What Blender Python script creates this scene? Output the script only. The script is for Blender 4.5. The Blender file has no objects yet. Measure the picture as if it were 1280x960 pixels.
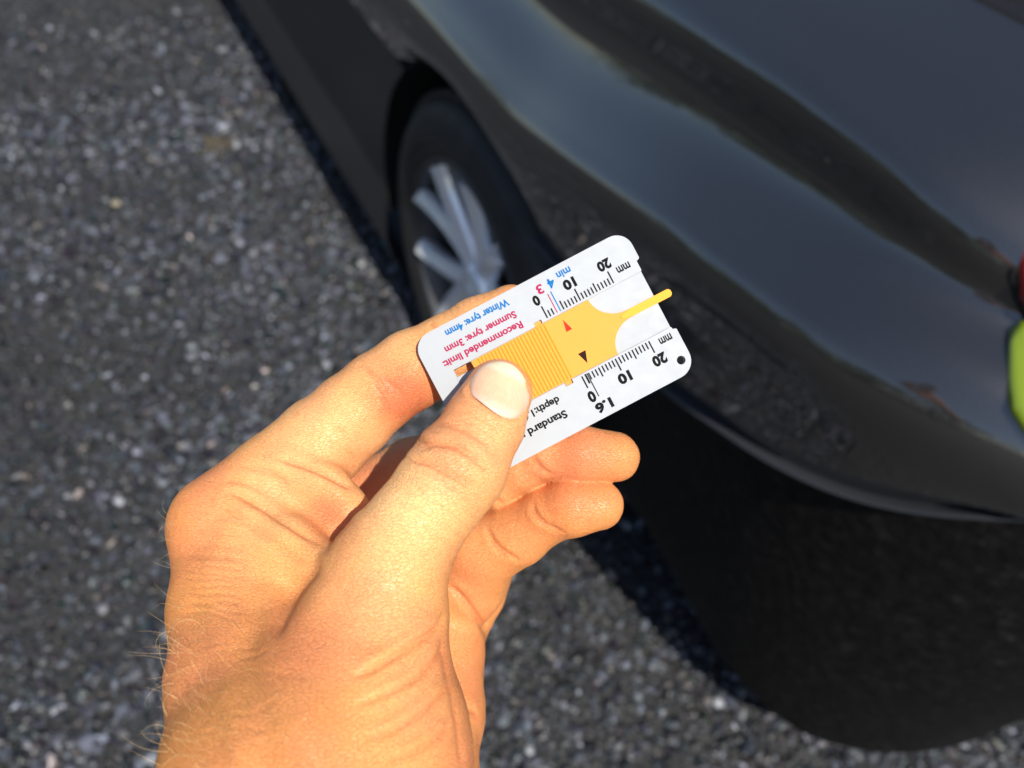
import bpy, bmesh, math, random
import numpy as np
from mathutils import Vector, Matrix
from mathutils.bvhtree import BVHTree
random.seed(7); rng = np.random.default_rng(7)
scene = bpy.context.scene
COL = scene.collection

# ------------------------------------------------------------------ camera
# world: +Y runs towards the front of the parked car, x = 0 is the car's left side, z = 0 the ground
CAM = np.array([-0.422, -0.913, 1.239])
YAW, PITCH, ROLL = 0.553, 0.848, 0.108
FW = np.array([math.sin(YAW)*math.cos(PITCH), math.cos(YAW)*math.cos(PITCH), -math.sin(PITCH)])
RT = np.array([math.cos(YAW), -math.sin(YAW), 0.0]); UPV = np.cross(RT, FW)
RT, UPV = RT*math.cos(ROLL)+UPV*math.sin(ROLL), -RT*math.sin(ROLL)+UPV*math.cos(ROLL)
EYE = Matrix(((RT[0], UPV[0], -FW[0], CAM[0]), (RT[1], UPV[1], -FW[1], CAM[1]), (RT[2], UPV[2], -FW[2], CAM[2]), (0, 0, 0, 1)))
cd = bpy.data.cameras.new('camera'); camo = bpy.data.objects.new('camera', cd); COL.objects.link(camo)
camo.matrix_world = EYE
cd.sensor_width = 36; cd.lens = 28.125; cd.clip_start = 0.01; cd.clip_end = 500
cd.dof.use_dof = True; cd.dof.focus_distance = 0.194; cd.dof.aperture_fstop = 11.5
scene.camera = camo

# ------------------------------------------------------------------ world, sun, exposure
SUN = 0.27*RT + 0.11*UPV - 0.95*FW; SUN /= np.linalg.norm(SUN)
w = bpy.data.worlds.new('World'); scene.world = w; w.use_nodes = True
nt = w.node_tree; sky = nt.nodes.new('ShaderNodeTexSky'); sky.sky_type = 'NISHITA'; sky.sun_disc = False
sky.sun_elevation = math.asin(SUN[2]); sky.sun_rotation = math.atan2(SUN[0], SUN[1])
sky.air_density = 1.0; sky.dust_density = 0.9; sky.ozone_density = 1.6
bg = nt.nodes['Background']; bg.inputs[1].default_value = 0.10
nt.links.new(sky.outputs[0], bg.inputs[0])
sl = bpy.data.lights.new('sun', 'SUN'); sl.energy = 5.0; sl.angle = math.radians(0.55); sl.color = (1.0, 0.945, 0.84)
so = bpy.data.objects.new('sun', sl); COL.objects.link(so)
so.rotation_euler = Vector(SUN).to_track_quat('Z', 'Y').to_euler(); so.location = (0, -3, 6)
vs = scene.view_settings; vs.view_transform = 'Standard'; vs.look = 'None'; vs.gamma = 1.0; vs.use_curve_mapping = False
vs.exposure = 0.32

# ------------------------------------------------------------------ helpers
def tag(o, label=None, cat=None, group=None, kind=None):
    for k, v in (('label', label), ('category', cat), ('group', group), ('kind', kind)):
        if v: o[k] = v
    return o
def mesh_np(name, V, F, mats=None, parent=None, smooth=True, flat_faces=None):
    """V (n,3); F (m,3) or (m,4) array or list of such arrays"""
    me = bpy.data.meshes.new(name)
    Fs = F if isinstance(F, list) else [F]
    V = np.asarray(V, np.float32)
    me.vertices.add(len(V)); me.vertices.foreach_set('co', V.ravel())
    loops = np.concatenate([np.asarray(f, np.int32).ravel() for f in Fs])
    tot = np.concatenate([np.full(len(f), np.asarray(f).shape[1], np.int32) for f in Fs])
    st = np.concatenate([[0], np.cumsum(tot)[:-1]]).astype(np.int32)
    me.loops.add(len(loops)); me.loops.foreach_set('vertex_index', loops)
    me.polygons.add(len(tot)); me.polygons.foreach_set('loop_start', st)
    me.polygons.foreach_set('use_smooth', np.full(len(tot), smooth, bool))
    me.update(calc_edges=True); me.validate()
    return link(name, me, mats, parent)
def link(name, me, mats=None, parent=None):
    o = bpy.data.objects.new(name, me); COL.objects.link(o)
    if mats is not None:
        for m in (mats if isinstance(mats, (list, tuple)) else [mats]): me.materials.append(m)
    if parent: o.parent = parent
    return o
def mesh_bm(name, bm, mats=None, parent=None, smooth=False):
    me = bpy.data.meshes.new(name); bm.normal_update(); bm.to_mesh(me); bm.free()
    if smooth:
        for p in me.polygons: p.use_smooth = True
    return link(name, me, mats, parent)
def empty(name, M=None):
    o = bpy.data.objects.new(name, None); COL.objects.link(o); o.empty_display_size = 0.1
    if M is not None: o.matrix_world = M
    return o
def grid_faces(nr, nc, flip=False):
    i = np.arange(nr-1)[:, None]*nc + np.arange(nc-1)[None]
    f = np.stack([i, i+1, i+nc+1, i+nc], -1).reshape(-1, 4)
    return f[:, ::-1] if flip else f
def lathe(prof, n=64):
    """profile (axial, radius) turned about the x axis"""
    prof = np.asarray(prof, float); a = np.linspace(0, 2*np.pi, n, endpoint=False)
    V = np.stack([np.repeat(prof[:, 0], n), (prof[:, 1:2]*np.cos(a)).ravel(), (prof[:, 1:2]*np.sin(a)).ravel()], -1)
    i = np.arange(len(prof)-1)[:, None]*n; j = np.arange(n)[None]; k = (j+1) % n
    return V, np.stack([i+j, i+k, i+n+k, i+n+j], -1).reshape(-1, 4)
# node material helpers
class Mat:
    def __init__(s, name, col=(.5, .5, .5), rough=.5, **kw):
        s.m = bpy.data.materials.new(name); s.m.use_nodes = True; s.t = s.m.node_tree; s.b = s.t.nodes['Principled BSDF']
        s.set('Base Color', (*col, 1)); s.set('Roughness', rough)
        for k, v in kw.items(): s.set(k.replace('_', ' '), v)
    def set(s, k, v): s.b.inputs[k].default_value = v
    def n(s, typ, ins=None, **props):
        nd = s.t.nodes.new(typ)
        for k, v in props.items(): setattr(nd, k, v)
        for k, v in (ins or {}).items():
            if isinstance(v, bpy.types.NodeSocket): s.t.links.new(v, nd.inputs[k])
            else: nd.inputs[k].default_value = v
        return nd
    def to(s, sock, k): s.t.links.new(sock, s.b.inputs[k])
    def ramp(s, fac, stops):
        r = s.n('ShaderNodeValToRGB', {'Fac': fac}); e = r.color_ramp.elements
        while len(e) < len(stops): e.new(.5)
        for q, (p, c) in zip(e, stops): q.position = p; q.color = (*c, 1) if len(c) == 3 else c
        return r.outputs[0]
    def mix(s, fac, a, b, mode='MIX'):
        m = s.n('ShaderNodeMix', data_type='RGBA', blend_type=mode)
        for i, v in ((0, fac), (6, a), (7, b)):
            if isinstance(v, bpy.types.NodeSocket): s.t.links.new(v, m.inputs[i])
            else: m.inputs[i].default_value = v if not isinstance(v, tuple) or len(v) == 4 else (*v, 1)
        return m.outputs[2]
    def math(s, op, a, b=0.0):
        m = s.n('ShaderNodeMath', {0: a, 1: b}, operation=op); return m.outputs[0]
    def bump(s, h, strength, dist, prev=None):
        ins = {'Height': h, 'Strength': strength, 'Distance': dist}
        if prev is not None: ins['Normal'] = prev
        return s.n('ShaderNodeBump', ins).outputs[0]

def ground_at(u, v):
    d = RT*(u-640)/1000 + UPV*(480-v)/1000 + FW
    return CAM + d*(-CAM[2]/d[2])

# ------------------------------------------------------------------ ground
m = Mat('asphalt', rough=.75)
tc = m.n('ShaderNodeTexCoord').outputs['Object']
v1 = m.n('ShaderNodeTexVoronoi', {'Vector': tc, 'Scale': 85.0, 'Randomness': 1.0})
v2 = m.n('ShaderNodeTexVoronoi', {'Vector': tc, 'Scale': 210.0})
nb = m.n('ShaderNodeTexNoise', {'Vector': tc, 'Scale': 3.2, 'Detail': 5.0})
nf = m.n('ShaderNodeTexNoise', {'Vector': tc, 'Scale': 60.0, 'Detail': 6.0, 'Roughness': .7})
sep = m.n('ShaderNodeSeparateColor', {'Color': v1.outputs['Color']})
stone = m.ramp(sep.outputs[0], [(0, (.008, .008, .009)), (.5, (.02, .0205, .024)), (.85, (.044, .046, .053)), (1, (.10, .098, .095))])
gap = m.ramp(v1.outputs['Distance'], [(0, (1, 1, 1)), (.45, (.9, .9, .9)), (.8, (.25, .25, .25))])
c = m.mix(1.0, stone, gap, 'MULTIPLY')
c = m.mix(m.ramp(nb.outputs[0], [(.35, (0, 0, 0)), (.7, (.8, .8, .8))]), c, (.023, .022, .022), 'MIX')
c = m.mix(.5, c, m.ramp(nf.outputs[0], [(.3, (.006, .006, .0065)), (.75, (.05, .051, .055))]))
m.to(c, 'Base Color')
b1 = m.bump(m.math('MULTIPLY', v1.outputs['Distance'], -1.0), .9, .008)
b2 = m.bump(m.math('MULTIPLY', v2.outputs['Distance'], -1.0), .6, .003, b1)
m.to(m.bump(nf.outputs[0], .5, .003, b2), 'Normal')
ASPH = m.m
gx = 150
V = [(-gx, -gx, 0), (gx, -gx, 0), (gx, gx, 0), (-gx, gx, 0)]
tag(mesh_np('ground', V, np.array([[0, 1, 2, 3]]), ASPH, smooth=False), kind='structure')

m = Mat('loose_stone', rough=.42)
at_ = m.n('ShaderNodeAttribute', attribute_name='stone_colour')
tc = m.n('ShaderNodeTexCoord').outputs['Object']
nz = m.n('ShaderNodeTexNoise', {'Vector': tc, 'Scale': 260.0, 'Detail': 4.0})
m.to(m.mix(1.0, at_.outputs['Color'], m.ramp(nz.outputs[0], [(.3, (.55, .55, .55)), (.7, (1.2, 1.2, 1.2))]), 'MULTIPLY'), 'Base Color')
m.to(m.bump(nz.outputs[0], .6, .002), 'Normal')
STONE = m.m

def ico(sub):
    bm = bmesh.new(); bmesh.ops.create_icosphere(bm, subdivisions=sub, radius=1)
    V = np.array([v.co[:] for v in bm.verts]); F = np.array([[v.index for v in f.verts] for f in bm.faces]); bm.free(); return V, F
ICO1 = ico(1); ICO2 = ico(2)
def stones(P, R, colr, jit=.22, base=ICO1, sink=.25):
    bv, bf = base; n = len(P); k = len(bv)
    sc = rng.uniform(.65, 1.25, (n, 1, 3)); sc[:, :, 2] *= .7
    Vv = bv[None]*sc*(1+rng.normal(0, jit, (n, k, 1)).clip(-.4, .4))
    a = rng.uniform(0, 6.28, n); ca, sa = np.cos(a)[:, None], np.sin(a)[:, None]
    x = Vv[..., 0]*ca-Vv[..., 1]*sa; y = Vv[..., 0]*sa+Vv[..., 1]*ca
    tl = rng.normal(0, .35, (n, 1)); z = Vv[..., 2]+tl*x
    W = np.stack([x, y, z], -1)*R[:, None, None] + P[:, None]
    W[..., 2] += (R*sink)[:, None]
    F = (bf[None]+(np.arange(n)*k)[:, None, None]).reshape(-1, 3)
    C = np.repeat(colr, k, 0)
    return W.reshape(-1, 3), F, C
# only where the frame looks (a little beyond), denser close by
pts = []
while sum(map(len, pts)) < 52000:
    q = np.stack([rng.uniform(-2.9, 1.3, 60000), rng.uniform(-1.35, 3.4, 60000)], -1)
    d = np.concatenate([q, np.zeros((len(q), 1))], 1)-CAM
    wz = d@FW; u = 640+1000*(d@RT)/wz; v = 480-1000*(d@UPV)/wz
    ok = (wz > .2) & (u > -130) & (u < 1400) & (v > -120) & (v < 1080)
    ok &= ~((q[:, 0] > .5) & (q[:, 1] > -.75))
    dens = np.clip(1.7/np.linalg.norm(d, axis=1), 0, 1)**2
    pts.append(q[ok & (rng.uniform(size=len(q)) < dens)])
q = np.concatenate(pts)[:52000]; n = len(q)
R = np.clip(rng.lognormal(math.log(.0056), .45, n), .0018, .013)
pt = sum(np.sin(q@k_*f_+p_) for k_, f_, p_ in ((np.array([.8, .6]), 3.1, .4), (np.array([-.5, .9]), 4.7, 1.9), (np.array([.95, -.2]), 7.3, 4.0), (np.array([.3, 1.]), 11., 2.2)))/4
R *= 1+.35*pt; kp = rng.uniform(size=n) < .78+.35*pt; q = q[kp]; R = R[kp]; pt = pt[kp]; n = len(q)
cl = np.clip(rng.lognormal(math.log(.031), .70, (n, 1))*(1+.45*pt[:, None]), .006, .14)*np.array([[.90, 1.0, 1.26]])
wm = rng.uniform(size=n); cl[wm > .92] *= np.array([2.5, 2.45, 2.5]); cl[wm > .985] *= np.array([1.8, 1.75, 1.6])
wb = rng.uniform(size=n) > .95; cl[wb] *= np.array([1.35, 1.05, .8]); cl += rng.normal(0, .003, cl.shape)
W, F, C = stones(np.concatenate([q, np.zeros((n, 1))], 1), R, cl.clip(.008, .5))
g = mesh_np('gravel', W, F, STONE, smooth=False)
ca = g.data.color_attributes.new('stone_colour', 'FLOAT_COLOR', 'POINT')
ca.data.foreach_set('color', np.concatenate([C, np.ones((len(C), 1))], 1).astype(np.float32).ravel())
tag(g, kind='stuff', label='loose dark grey gravel scattered over the asphalt')
def pebble(u, v, r, colr, label):
    P = ground_at(u, v)
    W, F, C = stones(np.zeros((1, 3)), np.array([r]), np.array([colr]), .07, ICO2, .3)
    o = mesh_np('pebble', W, F, STONE); o.location = P
    ca = o.data.color_attributes.new('stone_colour', 'FLOAT_COLOR', 'POINT')
    ca.data.foreach_set('color', np.concatenate([C, np.ones((len(C), 1))], 1).astype(np.float32).ravel())
    tag(o, label, 'pebble', 'larger pale pebbles on the asphalt')
pebble(897, 879, .012, (.33, .34, .37), 'palest oval pebble on the gravel below the bumper shadow')
pebble(764, 719, .010, (.24, .21, .19), 'beige pebble on the gravel just right of the ring finger')
pebble(866, 756, .008, (.30, .22, .08), 'small yellowish pebble beside the edge of the bumper shadow')
pebble(150, 628, .010, (.30, .31, .35), 'bluish white pebble left of the index knuckle')
pebble(146, 256, .013, (.26, .23, .17), 'largest cream pebble, in the upper left of the gravel')
pebble(432, 207, .011, (.20, .18, .16), 'light grey pebble beside the dark sill of the car')
pebble(662, 938, .011, (.30, .31, .33), 'white pebble at the bottom edge right of the wrist')
pebble(452, 331, .010, (.36, .36, .38), 'white pebble on the gravel close to the tyre')
pebble(462, 345, .006, (.30, .10, .03), 'small rust orange pebble close to the tyre')
pebble(130, 762, .012, (.17, .17, .19), 'flat grey pebble left of the hairy wrist')
# leaf and scrap
def flat_thing(name, outline, u, v, size, mat, bend, label, cat):
    P = ground_at(u, v); n = len(outline); rings = 5; Vs = []
    o_ = np.array(outline)*size
    for r in range(rings+1):
        s = r/rings; p = o_*s
        Vs.append(np.stack([p[:, 0], p[:, 1], .008+bend*size*(np.sin(p[:, 0]/size*3)+(p[:, 1]/size)**2*1.5)*.5], -1))
    V = np.concatenate(Vs); V2 = V-np.array([0, 0, .0008]); k = len(V); fs = []
    for r in range(rings):
        for i in range(n):
            a, b = r*n+i, r*n+(i+1) % n; fs.append((a, b, b+n, a+n)); fs.append((a+k+n, b+k+n, b+k, a+k))
    for i in range(n):
        a, b = rings*n+i, rings*n+(i+1) % n; fs.append((a, b, b+k, a+k))
    o = mesh_np(name, np.concatenate([V, V2]), np.array(fs), mat); o.location = P; o.rotation_euler.z = .9
    return tag(o, label, cat)
lm = Mat('dead_leaf', (.05, .04, .024), .7)
lo = [(math.cos(a)*(1+.25*math.cos(5*a)+.05*math.sin(17*a)), math.sin(a)*.75*(1+.25*math.cos(5*a))) for a in np.linspace(0, 6.283, 40, endpoint=False)]
flat_thing('dead_leaf', lo, 272, 186, .048, lm.m, .25, 'brown dead leaf lying flat on the gravel, upper left', 'leaf')
sm_ = Mat('teal_scrap', (.03, .09, .095), .5)
so_ = [(-1, -.4), (-.3, -.55), (.4, -.4), (1, -.5), (.9, .2), (.3, .35), (-.2, .5), (-.9, .4)]
flat_thing('plastic_scrap', so_, 478, 306, .018, sm_.m, .2, 'small teal plastic scrap on the gravel near the wheel', 'scrap')
sb_ = Mat('blue_scrap', (.02, .03, .12), .5)
flat_thing('plastic_scrap', so_, 886, 768, .010, sb_.m, .2, 'tiny dark blue plastic scrap next to the yellowish pebble', 'scrap')

# ------------------------------------------------------------------ the car park to the left, mirrored in the paint
BARK = Mat('bark', (.09, .065, .045), .9); LEAF = Mat('foliage', (.055, .085, .022), .6)
ol = LEAF.n('ShaderNodeObjectInfo')
def tree(x, y, h, r, label):
    t = empty('tree', Matrix.Translation((x, y, 0))); tag(t, label, 'tree', 'trees along the edge of the car park')
    bm = bmesh.new()
    def limb(p, q, r0, r1):
        d = (q-p).normalized(); a = d.orthogonal().normalized(); b = d.cross(a); R0, R1 = [], []
        for i in range(7):
            c_, s_ = math.cos(i*.8976), math.sin(i*.8976)
            R0.append(bm.verts.new(p+(a*c_+b*s_)*r0)); R1.append(bm.verts.new(q+(a*c_+b*s_)*r1))
        for i in range(7): bm.faces.new((R0[i], R0[(i+1) % 7], R1[(i+1) % 7], R1[i]))
    top = Vector((random.uniform(-.2, .2), random.uniform(-.2, .2), h*.55)); limb(Vector((0, 0, -.05)), top, .16, .10)
    tips = []
    for i in range(9):
        a = i*2.4; q = top+Vector((math.cos(a)*r*random.uniform(.4, .75), math.sin(a)*r*random.uniform(.4, .75), h*random.uniform(-.25, .3))); limb(top*random.uniform(.55, 1), q, .06, .015); tips.append(q)
    mesh_bm('trunk', bm, BARK.m, t)
    cs = np.array([tips[i % 9][:] for i in range(26)])+rng.normal(0, r*.28, (26, 3)); n = 2600
    ctr = cs[rng.integers(0, 26, n)]+rng.normal(0, r*.2, (n, 3)); ctr[:, 2] = ctr[:, 2].clip(h*.12, h)
    u_ = rng.normal(size=(n, 3)); u_ /= np.linalg.norm(u_, axis=1, keepdims=True); v_ = np.cross(u_, rng.normal(size=(n, 3))); v_ /= np.linalg.norm(v_, axis=1, keepdims=True)
    sz = rng.uniform(.07, .15, (n, 1)); V = np.stack([ctr-u_*sz, ctr+v_*sz*.5, ctr+u_*sz, ctr-v_*sz*.5], 1).reshape(-1, 3)
    mesh_np('crown', V, np.arange(n*4).reshape(-1, 4), LEAF.m, t, False)
for x, y, h, r, lb in ((-10.5, 9.8, 3.0, 2.1, 'broad leafy tree farthest ahead along the car park edge'), (-10.2, 6.0, 2.9, 2.0, 'low leafy tree second from the far end of the row'), (-9.8, 2.6, 3.1, 2.1, 'taller leafy tree in the middle of the row'),
                    (-9.6, -.8, 2.7, 1.9, 'lower leafy tree level with the back of the car'), (-9.0, -4.2, 3.1, 2.1, 'leafy tree at the near end of the row, behind the viewer')):
    tree(x, y, h, r, lb)

# ------------------------------------------------------------------ car
PAINT = Mat('dark_grey_paint', (.030, .031, .034), .36, Metallic=.35, Coat_Weight=1.0, Coat_Roughness=.02, Coat_IOR=2.0)
tc = PAINT.n('ShaderNodeTexCoord').outputs['Object']
fl = PAINT.n('ShaderNodeTexVoronoi', {'Vector': tc, 'Scale': 1400.0})
PAINT.to(PAINT.mix(fl.outputs['Distance'], (.0085, .0078, .0078), (.027, .0255, .0255)), 'Base Color')
dn = PAINT.n('ShaderNodeTexNoise', {'Vector': tc, 'Scale': 7.0, 'Detail': 6.0, 'Roughness': .65})
PAINT.to(PAINT.ramp(dn.outputs[0], [(.35, (.012, .012, .012)), (.8, (.045, .045, .045))]), 'Coat Roughness')
VAL = Mat('valance_shade_black', (.012, .012, .012), .6, Specular_IOR_Level=.14)
tcv = VAL.n('ShaderNodeTexCoord').outputs['Object']
nv = VAL.n('ShaderNodeTexNoise', {'Vector': tcv, 'Scale': 75.0, 'Detail': 5.0})
VAL.to(VAL.bump(nv.outputs[0], .7, .004), 'Normal')
VAL.to(VAL.ramp(nv.outputs[0], [(.3, (.0022, .0021, .0021)), (.60, (.0065, .006, .006)), (.74, (.018, .017, .016))]), 'Base Color')  # near black with paler specks, imitating shaded gravel under the bumper
DARK = Mat('liner_black', (.006, .006, .006), .9)
RUB = Mat('rubber', (.014, .014, .015), .62)
tr = RUB.n('ShaderNodeTexNoise', {'Vector': RUB.n('ShaderNodeTexCoord').outputs['Object'], 'Scale': 30.0, 'Detail': 6.0})
RUB.to(RUB.ramp(tr.outputs[0], [(.35, (.010, .010, .011)), (.75, (.026, .025, .024))]), 'Base Color')
SILV = Mat('silver_alloy', (.88, .90, .95), .26, Metallic=.5, Coat_Weight=.6, Coat_Roughness=.06)
RIMM = Mat('dark_alloy', (.055, .056, .06), .4, Metallic=.5)
DISC = Mat('brake_metal', (.10, .10, .105), .5, Metallic=.8)
GLASS = Mat('tinted_glass', (.008, .009, .010), .04, IOR=1.5)
RED = Mat('red_lens', (.22, .006, .006), .12, Coat_Weight=1.0)
LIME = Mat('lime_reflection', (.17, .24, .012), .10, Coat_Weight=1.0)  # a yellow-green reflection given as plain surface colour

car = empty('parked_car', Matrix.Translation((.88, 1.1, 0)))
tag(car, 'dark metallic grey car parked on gravel, silver spoked wheel, seen at its rear left corner', 'car')
CX, CY = .88, 1.1
YC, RR = -.62, .38                       # rear corner of the plan
YF, RF = 2.75, .45
def plan(s, b):
    """plan curve at inset b; s runs along the side (s=y for the straight part), round the rear corner and to the middle"""
    s = np.asarray(s, float); b = np.asarray(b, float)*np.ones_like(s)
    L = RR*np.pi/2
    th = np.clip((YC-s)/RR, 0, np.pi/2); k = np.clip(YC-L-s, 0, None)
    thf = np.clip((s-YF)/RF, 0, np.pi/2); kf = np.clip(s-YF-RF*np.pi/2, 0, None)
    rr = RR-b*0; x = np.where(s < YC, b+RR*(1-np.cos(th))*(1-b/.9)+k*(.88-b-RR*(1-b/.9))/.3, b)
    y = np.where(s < YC, YC-(RR-b*.9)*np.sin(th), np.clip(s, None, YF))
    x = np.where(s > YF, b+RF*(1-np.cos(thf))*(1-b/.9)+kf*(.88-b-RF*(1-b/.9))/.3, x)
    y = np.where(s > YF, YF+(RF-b*.9)*np.sin(thf), y)
    return np.stack([x, y], -1)
S_END = YC-RR*np.pi/2-.3; S_FRONT = YF+RF*np.pi/2+.3
T = lambda ys, zs: (lambda s: sum(w_*np.interp(np.asarray(s, float)+o_, ys[::-1], zs[::-1]) for o_, w_ in ((-.05, .1), (-.025, .22), (0, .36), (.025, .22), (.05, .1))))
ARCH_R, ARCH_Z, WZ = .355, .33, .32
Y2 = 2.55
def arch_z(s):
    s = np.asarray(s, float)
    a = np.minimum(np.abs(s), np.abs(s-Y2))
    return np.where(a < ARCH_R, ARCH_Z+np.sqrt(np.clip(ARCH_R**2-a**2, 0, None)), 0)
ROWS = [  # (inset, z along the side from front to rear)
    (.018, T([3, .4, -.4, -.52, -.59, -.689, -.73, -.77, -.80, -.84, -.90, -1.1], [.62, .605, .604, .619, .648, .685, .702, .723, .745, .780, .822, .855])),
    (.004, T([3, .26, .02, -.175, -.32, -.506, -.577, -.676, -.748, -.86, -1], [.66, .66, .65, .655, .687, .714, .727, .742, .755, .79, .80])),
    (.000, T([3, .16, -.165, -.34, -.49, -.544, -.675, -.76, -.86, -1], [.735, .735, .735, .77, .807, .817, .838, .838, .835, .835])),
    (.016, T([3, .1, -.17, -.314, -.466, -.535, -.671, -.767, -1], [.765, .765, .762, .785, .815, .825, .85, .862, .865])),
    (.066, T([3, -.1, -.26, -.38, -.6, -.8], [.835, .843, .862, .873, .885, .89])),
    (.067, T([3, -.26, -.39, -.5, -.6, -.66, -.72, -.8], [.890, .911, .924, .932, .930, .925, .912, .90])),
    (.110, T([3, -.3, -.6, -1], [.94, .955, .958, .955])),
    (.215, T([3, -.3, -.6, -1], [.985, .995, 1.0, 1.0])),
]
def hermite_rows(P, sub):
    """P (k, n, 3) anchor rows -> smooth Catmull-Rom rows"""
    k = len(P); out = []
    for i in range(k-1):
        p0, p1, p2, p3 = P[max(i-1, 0)], P[i], P[i+1], P[min(i+2, k-1)]
        d1 = np.linalg.norm(p1-p0, axis=-1, keepdims=True)+1e-6; d2 = np.linalg.norm(p2-p1, axis=-1, keepdims=True)+1e-6; d3 = np.linalg.norm(p3-p2, axis=-1, keepdims=True)+1e-6
        m1 = ((p2-p1)/d2 if i == 0 else ((p1-p0)/d1*d2+(p2-p1)/d2*d1)/(d1+d2))*d2
        m2 = ((p2-p1)/d2 if i == k-2 else ((p2-p1)/d2*d3+(p3-p2)/d3*d2)/(d2+d3))*d2
        for j in range(sub):
            t = j/sub
            out.append((2*t**3-3*t**2+1)*p1+(t**3-2*t**2+t)*m1+(-2*t**3+3*t**2)*p2+(t**3-t**2)*m2)
    out.append(P[-1]); return np.stack(out)
def side_panel(s):
    A = []; zprev = None
    for i, (b, zf) in enumerate(ROWS):
        z = zf(s)
        if i < 3: az = arch_z(s)+.004*i; hh = np.clip(.05-np.abs(z-az), 0, None)/.05; z = np.maximum(z, az)+hh*hh*.05*.25*(az > .35)
        if zprev is not None: z = np.maximum(z, zprev+.004)
        zprev = z
        xy = plan(s, b); A.append(np.concatenate([xy, z[:, None]], 1))
    return hermite_rows(np.stack(A), 7)
def local(V): return np.asarray(V)-np.array([CX, CY, 0])
def both(name, G, mat, flip=False, thick=None, smooth=True):
    """a panel on the left side and its mirror twin on the right"""
    nr, nc = G.shape[:2]; V = G.reshape(-1, 3); F = grid_faces(nr, nc, flip)
    o = mesh_np(name, local(V), F, mat, car, smooth)
    Vm = V.copy(); Vm[:, 0] = 2*CX-Vm[:, 0]
    o2 = mesh_np(name, local(Vm), F[:, ::-1], mat, car, smooth)
    for q in (o, o2):
        if thick:
            md = q.modifiers.new('thickness', 'SOLIDIFY'); md.thickness = thick; md.offset = -1
    return o
s_rear = np.concatenate([np.linspace(.62, -.62, 110), np.linspace(-.63, YC-RR*np.pi/2, 60), np.linspace(YC-RR*np.pi/2-.03, S_END, 10)])
s_door = np.linspace(1.62, .626, 40); s_fd = np.linspace(2.05, 1.626, 20)
s_front = np.concatenate([np.linspace(S_FRONT, YF, 40), np.linspace(YF-.02, 2.056, 60)])
both('quarter_panel', side_panel(s_rear), PAINT.m, True, .002)
both('rear_door', side_panel(s_door), PAINT.m, True, .002)
both('front_door', side_panel(s_fd), PAINT.m, True, .002)
both('front_wing', side_panel(s_front), PAINT.m, True, .002)
def zlip(s): return ROWS[0][1](s)
def lower(s0, s1, n, arch_at, edge_sign, anchors, follow_arch=True, sub=6):
    """skin below the side panel, from the arch rim to s1"""
    A = []
    for (b, zr) in anchors:
        t = np.linspace(0, 1, n)**1.0
        z0 = zr if not callable(zr) else None
        s = s0+(s1-s0)*t
        for it in range(3):
            z = (zr(s) if callable(zr) else np.full(n, zr))
            e = math.sqrt(max(ARCH_R**2-(z[0]-ARCH_Z)**2, 0))
            if follow_arch: s = (arch_at+edge_sign*e)*(1-t)+s1*t
        A.append(np.concatenate([plan(s, b(s) if callable(b) else b), z[:, None]], 1))
    return hermite_rows(np.stack(A), sub)
flange = [(.016, lambda s: zlip(s)-.0053), (.022, lambda s: zlip(s)-.014), (.034, lambda s: zlip(s)*.6+.19), (lambda s: .055-.005*np.clip((-.68-s)/.35, 0, 1), lambda s: zlip(s)*.0+.42), (lambda s: .085-.012*np.clip((-.68-s)/.35, 0, 1), lambda s: zlip(s)*0+.26), (lambda s: .115-.015*np.clip((-.68-s)/.35, 0, 1), lambda s: .215-.11*np.clip((-.48-s)/.4, 0, 1)), (.30, lambda s: .205-.10*np.clip((-.48-s)/.4, 0, 1))]
lipp = [(.030, lambda s: zlip(s)+.001), (.014, lambda s: zlip(s)-.0005), (.006, lambda s: zlip(s)-.0015), (.0055, lambda s: zlip(s)-.0030), (.008, lambda s: zlip(s)-.0048), (.030, lambda s: zlip(s)-.0055)]
LIPM = Mat('satin_grey_trim', (.030, .032, .038), .45)
both('bumper_lip', lower(-.36, S_END, 150, 0, -1, lipp), LIPM.m, True)
both('rear_shade_valance', lower(-.36, S_END, 150, 0, -1, flange), VAL.m, True)  # dark skirt filling in for the bumper's shadow on the ground
sill = [(.018, lambda s: zlip(s)-.003), (.03, lambda s: zlip(s)*0+.50), (.034, lambda s: zlip(s)*0+.36), (.014, lambda s: zlip(s)*0+.24), (.010, lambda s: zlip(s)*0+.165), (.026, lambda s: zlip(s)*0+.13), (.30, lambda s: zlip(s)*0+.13)]
SILLM = Mat('satin_dark_trim', (.016, .016, .017), .42)
both('rocker_panel', lower(.36, Y2-.36, 90, 0, 1, sill), SILLM.m, False)
both('front_valance', lower(Y2+.36, S_FRONT, 60, Y2, 1, flange), VAL.m, False)
# greenhouse: glass, roof, hatch
s_all = np.concatenate([np.linspace(2.3, YC, 80), np.linspace(YC-.02, S_END, 50)])
def lean(s, b, z, fwd):  # upper body leans forward at the rear
    xy = plan(s, b); y = np.where(s < 0, xy[:, 1]+fwd*np.clip((0-xy[:, 1])/.9, 0, 1), xy[:, 1])
    y = np.where(s > 1.4, y-fwd*1.6*np.clip((s-1.4)/.9, 0, 1), y)
    return np.stack([xy[:, 0], y, np.full(len(s), z)], -1)
both('shoulder', hermite_rows(np.stack([np.concatenate([plan(s_all, .215), ROWS[-1][1](s_all)[:, None]], 1), lean(s_all, .235, 1.003, .01), lean(s_all, .25, 1.02, .02)]), 3), PAINT.m, True)
both('side_window', hermite_rows(np.stack([lean(s_all, .252, 1.02, .02), lean(s_all, .33, 1.2, .16), lean(s_all, .42, 1.38, .34)]), 6), GLASS.m, True)
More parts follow.
